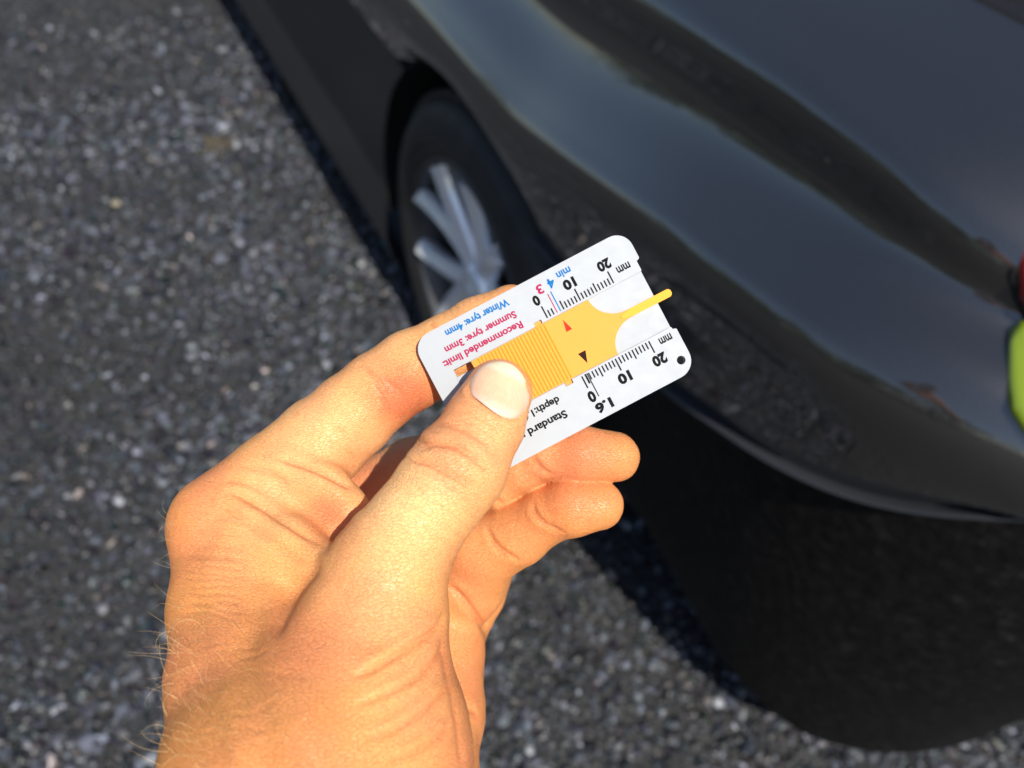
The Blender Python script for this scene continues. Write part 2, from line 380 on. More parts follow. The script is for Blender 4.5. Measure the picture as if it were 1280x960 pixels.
both('roof', hermite_rows(np.stack([lean(s_all, .42, 1.38, .34), lean(s_all, .5, 1.43, .42), lean(s_all, .68, 1.46, .6), np.stack([np.full(len(s_all), .88), lean(s_all, .68, 1.46, .6)[:, 1], np.full(len(s_all), 1.468)], -1)]), 4), PAINT.m, True)
sb = np.linspace(2.2, S_FRONT, 50)
both('bonnet', hermite_rows(np.stack([np.concatenate([plan(sb, .215), ROWS[-1][1](sb)[:, None]], 1), np.stack([np.full(50, .6), np.clip(plan(sb, .3)[:, 1], 0, 3.1), np.full(50, 1.02)], -1), np.stack([np.full(50, .88), np.clip(plan(sb, .3)[:, 1], 0, 3.12), np.full(50, 1.03)], -1)]), 5), PAINT.m, False)
# floor pan closes the underside
V = [(.14, -.88, .215), (1.62, -.88, .215), (1.62, 3.05, .215), (.14, 3.05, .215)]
V = [(x, y, z) for z in (.21, .26) for (x, y) in ((.29, -.7), (1.47, -.7), (1.47, 2.9), (.29, 2.9))]
mesh_np('floor_pan', local(V), np.array([[3, 2, 1, 0], [4, 5, 6, 7], [0, 1, 5, 4], [1, 2, 6, 5], [2, 3, 7, 6], [3, 0, 4, 7]]), DARK.m, car, False)
# arch liners and lips
for yc in (0, Y2):
    a = np.linspace(-.25, np.pi+.25, 50)
    G = np.stack([np.stack([np.full_like(a, x), yc+r*np.cos(a), ARCH_Z+r*np.sin(a)], -1) for x, r in ((.02, ARCH_R-.001), (.035, ARCH_R+.012), (.3, ARCH_R+.012), (.3, .05))])
    both('wheel_arch_liner', G, DARK.m, False)

# wheel (one prototype, then copies)
def wheel(y, side):
    e = bpy.data.objects.new('wheel', None); COL.objects.link(e); e.parent = car
    e.location = local((.02 if side < 0 else 2*CX-.02, y, WZ)); e.rotation_euler = (0, 0, 0 if side < 0 else math.pi)
    return e
R_ = .315
tp = [(.03, .205), (.012, .212), (.002, .225), (-.004, .250), (-.004, .272), (.004, .292), (.016, .303), (.028, .309), (.05, .3135), (.10, .315), (.15, .3135), (.172, .309), (.186, .300), (.198, .275), (.195, .23), (.18, .205)]
def rim_prof(): return [(.006, .222), (.001, .219), (.001, .213), (.006, .209), (.02, .205), (.05, .198), (.12, .188), (.18, .19)]
def spoke_mesh(dth, th0):
    bm = bmesh.new()
    # a tapering spoke from hub to rim, faceted with a raised centre line
    n = 8; ring = []
    for i in range(n+1):
        t = i/n; r = .035+t*(.206-.035); wd = .025-.008*t+.006*max(0, t-.8)/.2; x0 = .030-.026*t**1.5
        th = th0+dth*(.30+.70*t)
        c, s_ = math.cos(th), math.sin(th)
        sec = [(x0+.012, -wd), (x0+.003, -wd*.85), (x0-.007, 0), (x0+.003, wd*.85), (x0+.012, wd), (x0+.03, wd*.7), (x0+.03, -wd*.7)]
        ring.append([bm.verts.new((x, r*c-ww*s_, r*s_+ww*c)) for x, ww in sec])
    for i in range(n):
        for j in range(7):
            bm.faces.new((ring[i][j], ring[i][(j+1) % 7], ring[i+1][(j+1) % 7], ring[i+1][j]))
    bm.faces.new(ring[0][::-1]); bm.faces.new(ring[-1]); bmesh.ops.recalc_face_normals(bm, faces=bm.faces)
    return bm
WH0 = .593   # direction of the first pair of spokes
w0 = wheel(0, -1)
V, F = lathe(tp, 96); tyre = mesh_np('tyre', V, F, RUB.m, w0)
bm = bmesh.new()   # tread blocks and sidewall ribs
for k in range(60):
    a = k/60*6.28318
    for x0, x1 in ((.026, .062), (.072, .105), (.115, .150), (.160, .180)):
        vs_ = []
        for (x, r) in ((x0, .306), (x1, .306), (x1, .3195), (x0, .3195)):
            for da in (-.040, .040): vs_.append(bm.verts.new((x, r*math.cos(a+da+x*.8), r*math.sin(a+da+x*.8))))
        for f in ((0, 1, 3, 2), (2, 3, 5, 4), (4, 5, 7, 6), (6, 7, 1, 0), (0, 2, 4, 6), (7, 5, 3, 1)): bm.faces.new([vs_[i] for i in f])
bmesh.ops.recalc_face_normals(bm, faces=bm.faces)
tag(mesh_bm('tread', bm, RUB.m, tyre), kind='stuff')
V, F = lathe([(-.0045, .246), (-.0060, .248), (-.0060, .251), (-.0045, .253)], 96); mesh_np('sidewall_rib', V, F, RUB.m, tyre)
V, F = lathe(rim_prof(), 96); rim = mesh_np('rim', V, F, RIMM.m, w0)
V, F = lathe([(.028, .0), (.020, .0), (.016, .018), (.016, .030), (.024, .040), (.05, .042), (.06, .02)], 48); mesh_np('hub_cap', V, F, SILV.m, rim)
for k in range(5):
    for d in (-.34, .34):
        mesh_bm('spoke', spoke_mesh(d, WH0+k*2*math.pi/5), SILV.m, rim)
V, F = lathe([(.08, .05), (.075, .06), (.075, .155), (.09, .158), (.10, .05)], 64); mesh_np('brake_disc', V, F, DISC.m, w0)
V, F = lathe([(.12, .0), (.12, .19)], 32); mesh_np('brake_shield', V, F, DARK.m, w0)
for y, sd in ((Y2, -1), (0, 1), (Y2, 1)):
    e = wheel(y, sd)
    for ch in w0.children:
        c_ = ch.copy(); COL.objects.link(c_); c_.parent = e
        for g_ in ch.children:
            d_ = g_.copy(); COL.objects.link(d_); d_.parent = c_

# tail light wrapping the corner, sunk in a black gasket
def skin_at(s, z):
    zs = [f(s) for _, f in ROWS]; bs = [b for b, _ in ROWS]
    b = np.array([np.interp(zz, [float(q[i]) for q in zs], bs) for i, zz in enumerate(z)])
    return np.concatenate([plan(s, b), z[:, None]], 1)
def light_patch(name, outline, off, mat):
    """outline: list of (s, zlow, zhigh)"""
    o_ = np.array(outline); n = 40; ss = np.linspace(o_[0, 0], o_[-1, 0], n)
    lo_, hi_ = np.interp(-ss, -o_[:, 0], o_[:, 1]), np.interp(-ss, -o_[:, 0], o_[:, 2])
    rows = []
    for t in np.linspace(0, 1, 13):
        P = skin_at(ss, lo_+(hi_-lo_)*t); P2 = skin_at(ss-.002, lo_+(hi_-lo_)*t)
        tg = P2-P; nrm = np.stack([tg[:, 1], -tg[:, 0], np.zeros(n)], -1); nrm /= np.linalg.norm(nrm, axis=1, keepdims=True)+1e-9
        edge = 1-(abs(2*t-1))**6
        taper = np.minimum(1, np.linspace(0, 1, n)*8)**.5
        rows.append(P+nrm*(off*edge*taper)[:, None])
    G = np.stack(rows)
    return both(name, G, mat, True, .003)
TL = [(-.706, .942, .950), (-.718, .931, .956), (-.732, .916, .960), (-.748, .900, .962), (-.757, .892, .963), (-.80, .889, .964), (-1.05, .889, .964), (-1.25, .889, .964)]
REFL = [(-.758, .882, .886), (-.766, .876, .886), (-.778, .866, .885), (-.79, .857, .885), (-.81, .846, .884), (-.85, .844, .884), (-.95, .866, .884), (-1.0, .872, .884)]
light_patch('reflection_patch', REFL, .010, LIME.m)  # added patch painting the reflection below the red lens, not a lamp part
light_patch('tail_light_gasket', [(s+.0035, a-.004, b+.004) for s, a, b in TL], .004, DARK.m)
light_patch('tail_light', TL, .012, RED.m)

# ------------------------------------------------------------------ hand
# Sculpted in its own frame, millimetres: x right, y up, z towards the viewer's face, 200 mm in front of it.
# P(u, v, d, r): joint centre at depth d, seen at (u, v), with radius r, all at the hand's own real size.
def P(u, v, d, r): return np.array([(u-640)*d/1000, (480-v)*d/1000, -d, r*d/1000], np.float32)
def chain(*js): return [(P(*a), P(*b)) for a, b in zip(js[:-1], js[1:])]
BODY = (chain((275, 665, 207, 56), (276, 760, 194, 53), (284, 850, 181, 63), (304, 960, 166, 90), (300, 1150, 158, 120), (290, 1700, 150, 130), (270, 2350, 148, 160))   # back of the hand
      + chain((330, 740, 196, 70), (352, 860, 181, 92), (385, 970, 168, 150), (385, 1150, 160, 150), (360, 1700, 152, 150), (350, 2350, 152, 170))
      + chain((470, 775, 180, 80), (445, 845, 176, 108), (440, 930, 171, 138), (420, 1020, 168, 160), (380, 1200, 162, 160))   # ball of the thumb
      + chain((318, 600, 207, 30), (362, 592, 204, 24), (404, 609, 201.5, 22), (434, 640, 199, 19), (440, 676, 196.5, 17))        # skin roll below the index
      + chain((262, 652, 205, 40), (318, 662, 198, 27), (362, 684, 191, 24), (402, 706, 185, 24))                           # skin roll of the web
      + chain((320, 640, 212, 48), (372, 658, 206.5, 38), (412, 672, 203.5, 33), (430, 690, 202, 30))
      + chain((330, 650, 230, 62), (350, 800, 222, 70), (380, 960, 200, 90), (380, 1150, 185, 110))
      + chain((420, 700, 244, 58), (430, 830, 232, 70), (430, 980, 208, 90))
      + chain((510, 745, 246, 52), (548, 810, 236, 50), (540, 890, 226, 58), (515, 980, 208, 75), (450, 1150, 185, 95)))
THUMB = chain((623, 491, 191.6, 42.5), (606, 528, 189.5, 49), (574, 584, 186, 60), (550, 615, 184, 59.5), (517, 660, 181.5, 61), (486, 712, 179, 74), (468, 765, 178.5, 86), (450, 830, 177, 100))
INDEX = chain((285, 650, 207, 62), (345, 598, 211, 57), (402, 553, 213, 57), (440, 520, 213.5, 53), (472, 491, 213.5, 49), (515, 462, 213.5, 49), (560, 436, 213, 43.5), (600, 413, 212, 42), (640, 392, 211, 36))
MIDDLE = chain((350, 645, 236, 54), (440, 640, 241, 50), (518, 594, 242, 47), (565, 582, 239, 46), (620, 594, 226, 41), (655, 578, 219, 35), (678, 568, 216, 32), (725, 568, 214.5, 35), (768, 571, 215, 31.5))
RING = chain((440, 715, 248, 54), (540, 765, 243, 50), (580, 724, 236, 54), (605, 687, 228, 47), (648, 668, 222, 39), (686, 643, 217, 34.5), (715, 634, 214, 37), (748, 631, 214, 31.5))
LITTLE = chain((510, 760, 250, 48), (560, 800, 246, 42), (600, 745, 251, 30), (622, 700, 256, 25))
def segd(X, a, b):
    ab = b[:3]-a[:3]; pa = X-a[:3]
    t = np.clip((pa@ab)/(ab@ab), 0, 1)
    return np.linalg.norm(pa-t[:, None]*ab, axis=1)-(a[3]+t*(b[3]-a[3]))
def smin(a, b, k):
    h = np.clip(k-np.abs(a-b), 0, None)/k
    return np.minimum(a, b)-h*h*k*.25
def union(X, segs, k):
    d = None
    for a, b in segs:
        e = segd(X, a, b); d = e if d is None else smin(d, e, k)
    return d
# the gauge card in the same frame (front face at z = -200)
CA = np.array([-.8847, -.4662]); CB = np.array([.4662, -.8847])      # card x (reading direction) and y
CC = np.array([(693.2-640)*.2, (480-443.7)*.2]); HX, HY, CT = 30.06, 19.7, 2.4
def sdf(X):
    body = union(X, BODY, 7.0)
    d = body
    for ch, ki, kb in ((THUMB, 2.0, 5.0), (INDEX, 1.5, 4.0), (MIDDLE, 1.5, 5.0), (RING, 1.5, 5.0), (LITTLE, 1.5, 5.0)):
        d = smin(d, smin(union(X, ch, ki), body, kb), .6)
    # the skin yields where it presses on the card
    q = X[:, :2]-CC; qx = np.abs(q@CA)-HX-.02; qy = np.abs(q@CB)-HY-.02; qz = np.abs(X[:, 2]+200+CT/2)-CT/2-.03
    qq = np.stack([qx, qy, qz], 1)
    box = np.linalg.norm(np.maximum(qq, 0), axis=1)+np.minimum(qq.max(1), 0)
    return np.maximum(d, -box)
H = .55; LO = np.array([-112., -325., -272.]); HI = np.array([40., 32., -132.])
N = np.ceil((HI-LO)/H/16).astype(int)*16
D = np.empty(N, np.float32)
nb_ = N//16
bi = np.stack(np.meshgrid(*[np.arange(k) for k in nb_], indexing='ij'), -1).reshape(-1, 3)
bc = LO+(bi*16+7.5)*H
dc = sdf(bc.astype(np.float32))
far = np.abs(dc) > 16*H*.95
D.reshape(nb_[0], 16, nb_[1], 16, nb_[2], 16)[:] = np.where(far, np.sign(dc), 1).reshape(nb_)[:, None, :, None, :, None]*5
off = np.stack(np.meshgrid(*[np.arange(16)]*3, indexing='ij'), -1).reshape(-1, 3)
near = bi[~far]
for i in range(0, len(near), 64):
    b = near[i:i+64]; idx = (b[:, None]*16+off[None]).reshape(-1, 3)
    D[idx[:, 0], idx[:, 1], idx[:, 2]] = sdf((LO+idx*H).astype(np.float32))
# surface nets
S = D < 0
mixed = np.zeros(N-1, np.int8)
for dx in (0, 1):
    for dy in (0, 1):
        for dz in (0, 1): mixed += S[dx:N[0]-1+dx, dy:N[1]-1+dy, dz:N[2]-1+dz]
cells = np.argwhere((mixed > 0) & (mixed < 8)); del mixed
cid = (cells[:, 0]*N[1]+cells[:, 1])*N[2]+cells[:, 2]
crn = {(a, b, c): D[cells[:, 0]+a, cells[:, 1]+b, cells[:, 2]+c] for a in (0, 1) for b in (0, 1) for c in (0, 1)}
acc = np.zeros((len(cells), 3)); cnt = np.zeros(len(cells))
for ax in range(3):
    for o1 in (0, 1):
        for o2 in (0, 1):
            a = [0, 0, 0]; oth = [k for k in range(3) if k != ax]; a[oth[0]] = o1; a[oth[1]] = o2
            b = list(a); b[ax] = 1
            d0, d1 = crn[tuple(a)], crn[tuple(b)]; cr = (d0 < 0) != (d1 < 0)
            t = np.where(cr, d0/np.where(cr, d0-d1, 1), 0)
            p = np.tile(np.array(a, float), (len(cells), 1)); p[:, ax] = t
            acc += p*cr[:, None]; cnt += cr
HV = LO+(cells+acc/cnt[:, None])*H
faces = []
for ax in range(3):
    sl0 = [slice(None)]*3; sl1 = [slice(None)]*3; sl0[ax] = slice(0, -1); sl1[ax] = slice(1, None)
    e = np.argwhere(S[tuple(sl0)] != S[tuple(sl1)])
    o1, o2 = [(1, 2), (2, 0), (0, 1)][ax]
    e = e[(e[:, o1] > 0) & (e[:, o2] > 0) & (e[:, o1] < N[o1]-1) & (e[:, o2] < N[o2]-1)]
    ins = S[e[:, 0], e[:, 1], e[:, 2]]
    ids = []
    for p_, q_ in ((-1, -1), (0, -1), (0, 0), (-1, 0)):
        c = e.copy(); c[:, o1] += p_; c[:, o2] += q_
        ids.append(np.searchsorted(cid, (c[:, 0]*N[1]+c[:, 1])*N[2]+c[:, 2]))
    f = np.stack(ids, 1); f[~ins] = f[~ins][:, ::-1]; faces.append(f)
HF = np.concatenate(faces); HF = HF[(HF < len(HV)).all(1)]
del D, S
def vnormals(V, F):
    fn = np.cross(V[F[:, 2]]-V[F[:, 0]], V[F[:, 3]]-V[F[:, 1]]); n = np.zeros_like(V)
    for k in range(4):
        for j in range(3): n[:, j] += np.bincount(F[:, k], fn[:, j], len(V))
    return n/(np.linalg.norm(n, axis=1, keepdims=True)+1e-9)
def relax(V, F, it, lam=.5):
    ed = np.concatenate([F[:, [0, 1]], F[:, [1, 2]], F[:, [2, 3]], F[:, [3, 0]]])
    deg = np.bincount(ed[:, 0], minlength=len(V)).astype(float); deg[deg == 0] = 1
    for _ in range(it):
        m_ = np.stack([np.bincount(ed[:, 0], V[ed[:, 1], j], len(V)) for j in range(3)], 1)/deg[:, None]
        V = V+(m_-V)*lam
    return V
HV = relax(HV, HF, 3)
NRM = vnormals(HV, HF)
UV = np.stack([640-HV[:, 0]/HV[:, 2]*1000, 480+HV[:, 1]/HV[:, 2]*1000], 1)
def poly_dist(pts, sub=8):
    p = np.array(pts, float)
    # smooth the fold line (Catmull-Rom)
    q = [];
    for i in range(len(p)-1):
        p0, p1, p2, p3 = p[max(i-1, 0)], p[i], p[i+1], p[min(i+2, len(p)-1)]
        for j in range(sub):
            t = j/sub; q.append(.5*(2*p1+(p2-p0)*t+(2*p0-5*p1+4*p2-p3)*t*t+(3*p1-p0-3*p2+p3)*t**3))
    q.append(p[-1]); q = np.array(q)
    lo_, hi_ = q.min(0)-30, q.max(0)+30
    sel = np.where(((UV > lo_) & (UV < hi_)).all(1) & (NRM[:, 2] > .0))[0]
    X = UV[sel]; best = np.full(len(sel), 1e9); along = np.zeros(len(sel)); nseg = len(q)-1
    for i in range(nseg):
        ab = q[i+1]-q[i]; t = np.clip(((X-q[i])@ab)/(ab@ab+1e-9), 0, 1)
        d = np.linalg.norm(X-q[i]-t[:, None]*ab, axis=1); m_ = d < best
        best = np.where(m_, d, best); along = np.where(m_, (i+t)/nseg, along)
    return sel, best, along
disp = np.zeros(len(HV)); flush_shade = np.zeros(len(HV))
def fold(pts, depth, width, dmin=0, dmax=999, lip=.3, taper=True, red=.28, step=0, swid=18):
    """a crease; step raises the skin on one side of it (left of its run) as where one roll of flesh overhangs another"""
    sel, d, al = poly_dist(pts); z = -HV[sel, 2]; ok = (z > dmin) & (z < dmax); sel, d, al = sel[ok], d[ok], al[ok]
    k = np.clip(np.minimum(al, 1-al)*4, 0, 1) if taper else 1
    k = k*k*(3-2*k) if taper else 1
    depth = depth*(2.3 if dmax == 186 else 1.7)
    disp[sel] += k*(-depth*(.65*np.exp(-(d/width)**2)+.35*np.exp(-d/(2.2*width)))+depth*lip*np.exp(-((d-3*width)/(2.2*width))**2))
    if step:
        p = np.array(pts, float); X = UV[sel]; sg = np.zeros(len(sel)); bd = np.full(len(sel), 1e9)
        for i in range(len(p)-1):
            ab = p[i+1]-p[i]; t = np.clip(((X-p[i])@ab)/(ab@ab), 0, 1); q = X-p[i]-t[:, None]*ab; dd = np.linalg.norm(q, axis=1); m_ = dd < bd
            bd = np.where(m_, dd, bd); sg = np.where(m_, ab[0]*q[:, 1]-ab[1]*q[:, 0], sg)
        disp[sel] += k*step*np.where(sg > 0, np.exp(-(d/swid)**2)*(1-np.exp(-(d/width)**2)), 0)
    flush_shade[sel] += red*k*np.exp(-(d/(width*1.2))**2)
TH = dict(dmin=160, dmax=186)
RED = .3
fold([(541, 531), (552, 529), (566, 532), (580, 537), (594, 545), (606, 553), (613, 562)], .32, 2.6, **TH)
fold([(513, 549), (524, 550), (535, 553), (552, 555), (570, 557), (582, 565), (595, 574), (606, 584), (615, 592)], .55, 3.0, **TH)
fold([(498, 572), (510, 573), (522, 576), (538, 580), (550, 586), (562, 592), (578, 600), (592, 608), (608, 616)], .50, 2.8, **TH)
for k, (dy, dp) in enumerate(((-12, .12), (-22, .10), (-31, .07), (10, .16), (21, .12), (33, .10), (46, .08), (60, .06), (75, .05))):
    fold([(548-dy*.62-(0 if dy < 0 else 30), 535+dy+(0 if dy < 0 else 24)), (575-dy*.5-(0 if dy < 0 else 20), 538+dy+(0 if dy < 0 else 38)), (602-dy*.45-(0 if dy < 0 else 10), 552+dy+(0 if dy < 0 else 50)), (618-dy*.4, 570+dy+(0 if dy < 0 else 55))], dp, 2.2, **TH, red=.1)
# small cross wrinkles on the thumb knuckle
for k in range(26):
    u0 = rng.uniform(522, 600); v0 = 536+(u0-522)*.42+rng.uniform(0, 34); a_ = rng.uniform(-.3, 1.3); L_ = rng.uniform(7, 16)
    fold([(u0, v0), (u0+L_*.5*math.cos(a_)+rng.normal(0, 1), v0+L_*.5*math.sin(a_)), (u0+L_*math.cos(a_), v0+L_*math.sin(a_))], rng.uniform(.06, .16), 1.7, **TH, red=.08)
# folds under the ball of the thumb
TB = dict(dmin=140, dmax=176)
fold([(556, 762), (550, 778), (535, 793), (512, 808), (486, 824), (462, 838), (438, 848)], .7, 3.2, **TB, step=.9, swid=26)
fold([(557, 800), (548, 818), (528, 840), (500, 858), (470, 872), (440, 882)], .38, 3.2, **TB, step=.45, swid=18)
fold([(560, 850), (548, 870), (522, 893), (490, 912), (455, 924)], .34, 3.4, **TB, step=.4, swid=18)
fold([(563, 900), (550, 918), (520, 938), (480, 954)], .30, 3.4, **TB, step=.35, swid=18)
fold([(548, 782), (556, 830), (566, 880), (574, 930), (578, 965)], .22, 3.5, **TB)
fold([(344, 800), (350, 775), (364, 748), (385, 718), (402, 700)], .9, 8, dmin=150, dmax=196, lip=.2, taper=True, red=.15)
# index finger
IX = dict(dmin=190, dmax=215)
fold([(343, 570), (362, 577), (384, 584), (408, 594), (428, 605), (440, 614)], .9, 3.4, **IX, red=.3, step=-.0)
fold([(447, 452), (458, 462), (468, 476), (476, 492), (484, 510), (490, 524)], .26, 2.2, **IX)
fold([(455, 455), (468, 467), (480, 482), (490, 498), (498, 514)], .12, 2., **IX)
fold([(468, 462), (484, 476), (498, 490), (506, 504), (511, 520)], .20, 2.2, **IX)
fold([(537, 402), (541, 409), (545, 417)], .3, 2.5, **IX)
for k in range(7):
    fold([(493+k*4, 428-k*2), (499+k*4, 437-k*2), (505+k*4, 452-k*2)], .06, 1.8, **IX, red=.03)
for k in range(9):
    fold([(552+k*8, 388-k*4), (556+k*8, 398-k*4)], .07, 1.6, **IX, red=.02)
# web and knuckle
KN = dict(dmin=176, dmax=215)
fold([(278, 612), (300, 620), (322, 632), (350, 650), (378, 668), (405, 684)], .7, 3.6, **KN, red=.3)
fold([(268, 625), (292, 640), (318, 660), (345, 682), (370, 700), (392, 708)], .45, 3.6, **KN, red=.2)
fold([(276, 600), (296, 602), (316, 608), (338, 620)], .35, 3.5, **KN)
fold([(300, 580), (322, 586), (345, 596), (365, 610)], .30, 4, **KN)
for k in range(16):   # fine cross lines on the back of the knuckle
    v0 = 640+k*8.5; j = rng.normal(0, 2, 4)
    fold([(222, v0+j[0]-4), (250, v0+j[1]), (285, v0+3+j[2]), (325-k*1.5, v0+8+j[3])], rng.uniform(.07, .17), 2.0, dmin=170, dmax=215, red=.04)
for k in range(40):
    u0 = rng.uniform(212, 330); v0 = rng.uniform(770, 940); L_ = rng.uniform(14, 40); s_ = rng.normal(.05, .25)
    fold([(u0, v0), (u0+L_*.5, v0+L_*.5*s_+rng.normal(0, 2)), (u0+L_, v0+L_*s_)], rng.uniform(.04, .10), 2.0, dmin=140, dmax=215, red=.02)
# middle and ring fingers, edge of the palm
MR = dict(dmin=200, dmax=262)
fold([(666, 566), (671, 578), (680, 588), (693, 594)], .36, 2.2, **MR)
fold([(662, 569), (668, 582), (677, 592)], .2, 2.2, **MR)
fold([(619, 618), (622, 626), (630, 632)], .4, 2.4, **MR)
fold([(665, 624), (669, 640), (680, 653), (694, 661), (708, 666)], .34, 2.2, **MR)
fold([(663, 632), (670, 648), (684, 659)], .2, 2.2, **MR)
fold([(606, 655), (614, 672), (627, 686), (644, 698), (652, 701)], .38, 2.2, **MR)
fold([(610, 672), (622, 688), (638, 700)], .25, 2.4, **MR)
fold([(556, 731), (568, 739), (584, 755), (600, 778), (608, 793)], .7, 3, **MR, red=.25)
fold([(572, 868), (580, 880), (590, 888), (597, 890)], .4, 3, **MR)
# web of skin between thumb and index: two lit rolls round a deep hollow
sel, d, al = poly_dist([(345, 579), (392, 591), (430, 617), (450, 650)]); ok = HV[sel, 2] > -207; disp[sel[ok]] += .4*np.exp(-(d[ok]/11)**2)
sel, d, al = poly_dist([(296, 626), (345, 658), (402, 694)]); ok = HV[sel, 2] > -207; disp[sel[ok]] += .4*np.exp(-(d[ok]/11)**2)
# soft irregularity so that no limb is a plain tube
def wob(f, amp, seed):
    r2 = np.random.default_rng(seed); o = np.zeros(len(HV))
    for _ in range(7):
        k = r2.normal(size=3); k /= np.linalg.norm(k); o += np.sin(HV@k*f*r2.uniform(.6, 1.5)+r2.uniform(0, 6.28))
    return o*amp/2.6
disp += wob(.28, .10, 3)+wob(.75, .06, 4)+wob(1.9, .018, 5)
# tendon and vein relief on the back of the hand
sel, d, al = poly_dist([(262, 700), (268, 780), (285, 880), (300, 975)]); disp[sel] += .45*np.exp(-(d/14)**2)
sel, d, al = poly_dist([(318, 760), (312, 830), (330, 900), (335, 970)]); disp[sel] -= .6*np.exp(-(d/16)**2)
# thumbnail: a shallow bed with a raised fold round it
NAIL = [(592, 470), (600, 460), (613, 453.5), (629, 452), (643, 458), (654, 470), (660, 485), (661, 500), (657, 512), (649, 521), (638, 524.5), (625, 520), (612, 511), (599, 501), (588, 492), (587, 481)]
sel, d, al = poly_dist(NAIL[7:]+NAIL[:1])
zz = -HV[sel, 2]; ok = zz < 186; sel, d = sel[ok], d[ok]
disp[sel] += -.25*np.exp(-(d/2.4)**2)+.30*np.exp(-((d-7)/4.0)**2)
inside = np.zeros(len(HV), bool); NP_ = np.array(NAIL)
cand = np.where((UV > NP_.min(0)).all(1) & (UV < NP_.max(0)).all(1) & (HV[:, 2] > -187) & (NRM[:, 2] > 0))[0]
for i in range(len(NP_)):
    a_, b_ = NP_[i], NP_[(i+1) % len(NP_)]; yy = UV[cand, 1]
    cr = ((a_[1] > yy) != (b_[1] > yy)) & (UV[cand, 0] < (b_[0]-a_[0])*(yy-a_[1])/(b_[1]-a_[1]+1e-12)+a_[0])
    inside[cand] ^= cr
NAILIN = inside
HV = HV+NRM*disp[:, None]
# ease pinched spots where skin meets skin
for _ in range(5):
    L_ = relax(HV, HF, 1, 1.0)-HV; big = np.clip((np.linalg.norm(L_, axis=1)-.10)/.10, 0, 1); HV = HV+L_*.6*big[:, None]
HV0 = HV.copy(); HV[NAILIN] -= NRM[NAILIN]*.7
NRM = vnormals(HV, HF)
# ruddier skin: finger pads, knuckle side of the index, web and palm edge; hollows at web and thumb base tinted for their shade
def rosy(u, v, r, a, dmin=0, dmax=999):
    z = -HV[:, 2]; flush_shade[:] += a*np.exp(-((UV-np.array([u, v]))**2).sum(1)/r**2)*((z > dmin) & (z < dmax))
for q in ((725, 560, 42, .75), (715, 628, 45, .6), (590, 715, 40, .55), (585, 830, 60, .45), (440, 575, 38, .5), (500, 495, 45, .7), (412, 645, 30, .95), (480, 590, 60, .35, 222, 270), (600, 385, 40, .3), (365, 610, 30, .3), (232, 690, 42, .35), (575, 575, 45, .35), (455, 740, 45, .25), (515, 500, 40, .6), (665, 575, 30, .3), (655, 680, 30, .25), (362, 790, 50, .45)): rosy(*q)

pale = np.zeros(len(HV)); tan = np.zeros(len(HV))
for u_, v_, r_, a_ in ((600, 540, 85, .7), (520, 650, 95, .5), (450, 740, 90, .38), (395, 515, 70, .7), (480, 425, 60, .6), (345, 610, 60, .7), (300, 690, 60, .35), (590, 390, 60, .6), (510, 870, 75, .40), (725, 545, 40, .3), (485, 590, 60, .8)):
    pale += a_*np.exp(-((UV-np.array([u_, v_]))**2).sum(1)/r_**2)  # paler palm-side skin plus painted highlights; also lifts the shaded finger behind
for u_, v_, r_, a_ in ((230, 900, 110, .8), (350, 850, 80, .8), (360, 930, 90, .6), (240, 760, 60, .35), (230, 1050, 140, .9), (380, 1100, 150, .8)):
    tan += a_*np.exp(-((UV-np.array([u_, v_]))**2).sum(1)/r_**2)  # tanned wrist plus painted shade on the side turned from the sun
ORG = np.array([-45., -70., -165.])     # the hand's own origin, at the wrist
HM = EYE @ Matrix.Translation(Vector(ORG/1000))
SKIN = Mat('skin', (.62, .33, .16), .42, Subsurface_Weight=.42, Subsurface_Scale=.0019, Subsurface_Radius=(1.0, .32, .14), IOR=1.4)
SKIN.set('Specular IOR Level', .5)
tc = SKIN.n('ShaderNodeTexCoord').outputs['Object']
fa = SKIN.n('ShaderNodeAttribute', attribute_name='flush_shade')
n1 = SKIN.n('ShaderNodeTexNoise', {'Vector': tc, 'Scale': 90.0, 'Detail': 5.0, 'Roughness': .6})
n2 = SKIN.n('ShaderNodeTexNoise', {'Vector': tc, 'Scale': 420.0, 'Detail': 3.0})
base = SKIN.mix(n1.outputs[0], (.83, .36, .108), (.68, .24, .066))
fp = SKIN.n('ShaderNodeAttribute', attribute_name='pale'); ft = SKIN.n('ShaderNodeAttribute', attribute_name='tan')
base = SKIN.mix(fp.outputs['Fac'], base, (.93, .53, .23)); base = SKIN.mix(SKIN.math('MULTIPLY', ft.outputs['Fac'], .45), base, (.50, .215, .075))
n0 = SKIN.n('ShaderNodeTexNoise', {'Vector': tc, 'Scale': 38.0, 'Detail': 4.0})
base = SKIN.mix(SKIN.ramp(n0.outputs[0], [(.44, (0, 0, 0)), (.72, (.6, .6, .6))]), base, (.72, .24, .12))
base = SKIN.mix(SKIN.ramp(fa.outputs['Fac'], [(0, (0, 0, 0)), (1, (1, 1, 1))]), base, (.66, .20, .085))
base = SKIN.mix(SKIN.ramp(n2.outputs[0], [(.60, (0, 0, 0)), (.80, (.35, .35, .35))]), base, (.38, .15, .07))
SKIN.to(base, 'Base Color')
wq = SKIN.n('ShaderNodeTexNoise', {'Vector': tc, 'Scale': 300.0, 'Detail': 3.0}); wp = SKIN.n('ShaderNodeVectorMath', {0: wq.outputs['Color'], 1: (.0016, .0016, .0016)}, operation='MULTIPLY'); wa = SKIN.n('ShaderNodeVectorMath', {0: tc, 1: wp.outputs[0]}, operation='ADD')
mp = SKIN.n('ShaderNodeMapping', {'Vector': wa.outputs[0], 'Rotation': (0, 0, .35), 'Scale': (.75, 1.9, 1.0)})
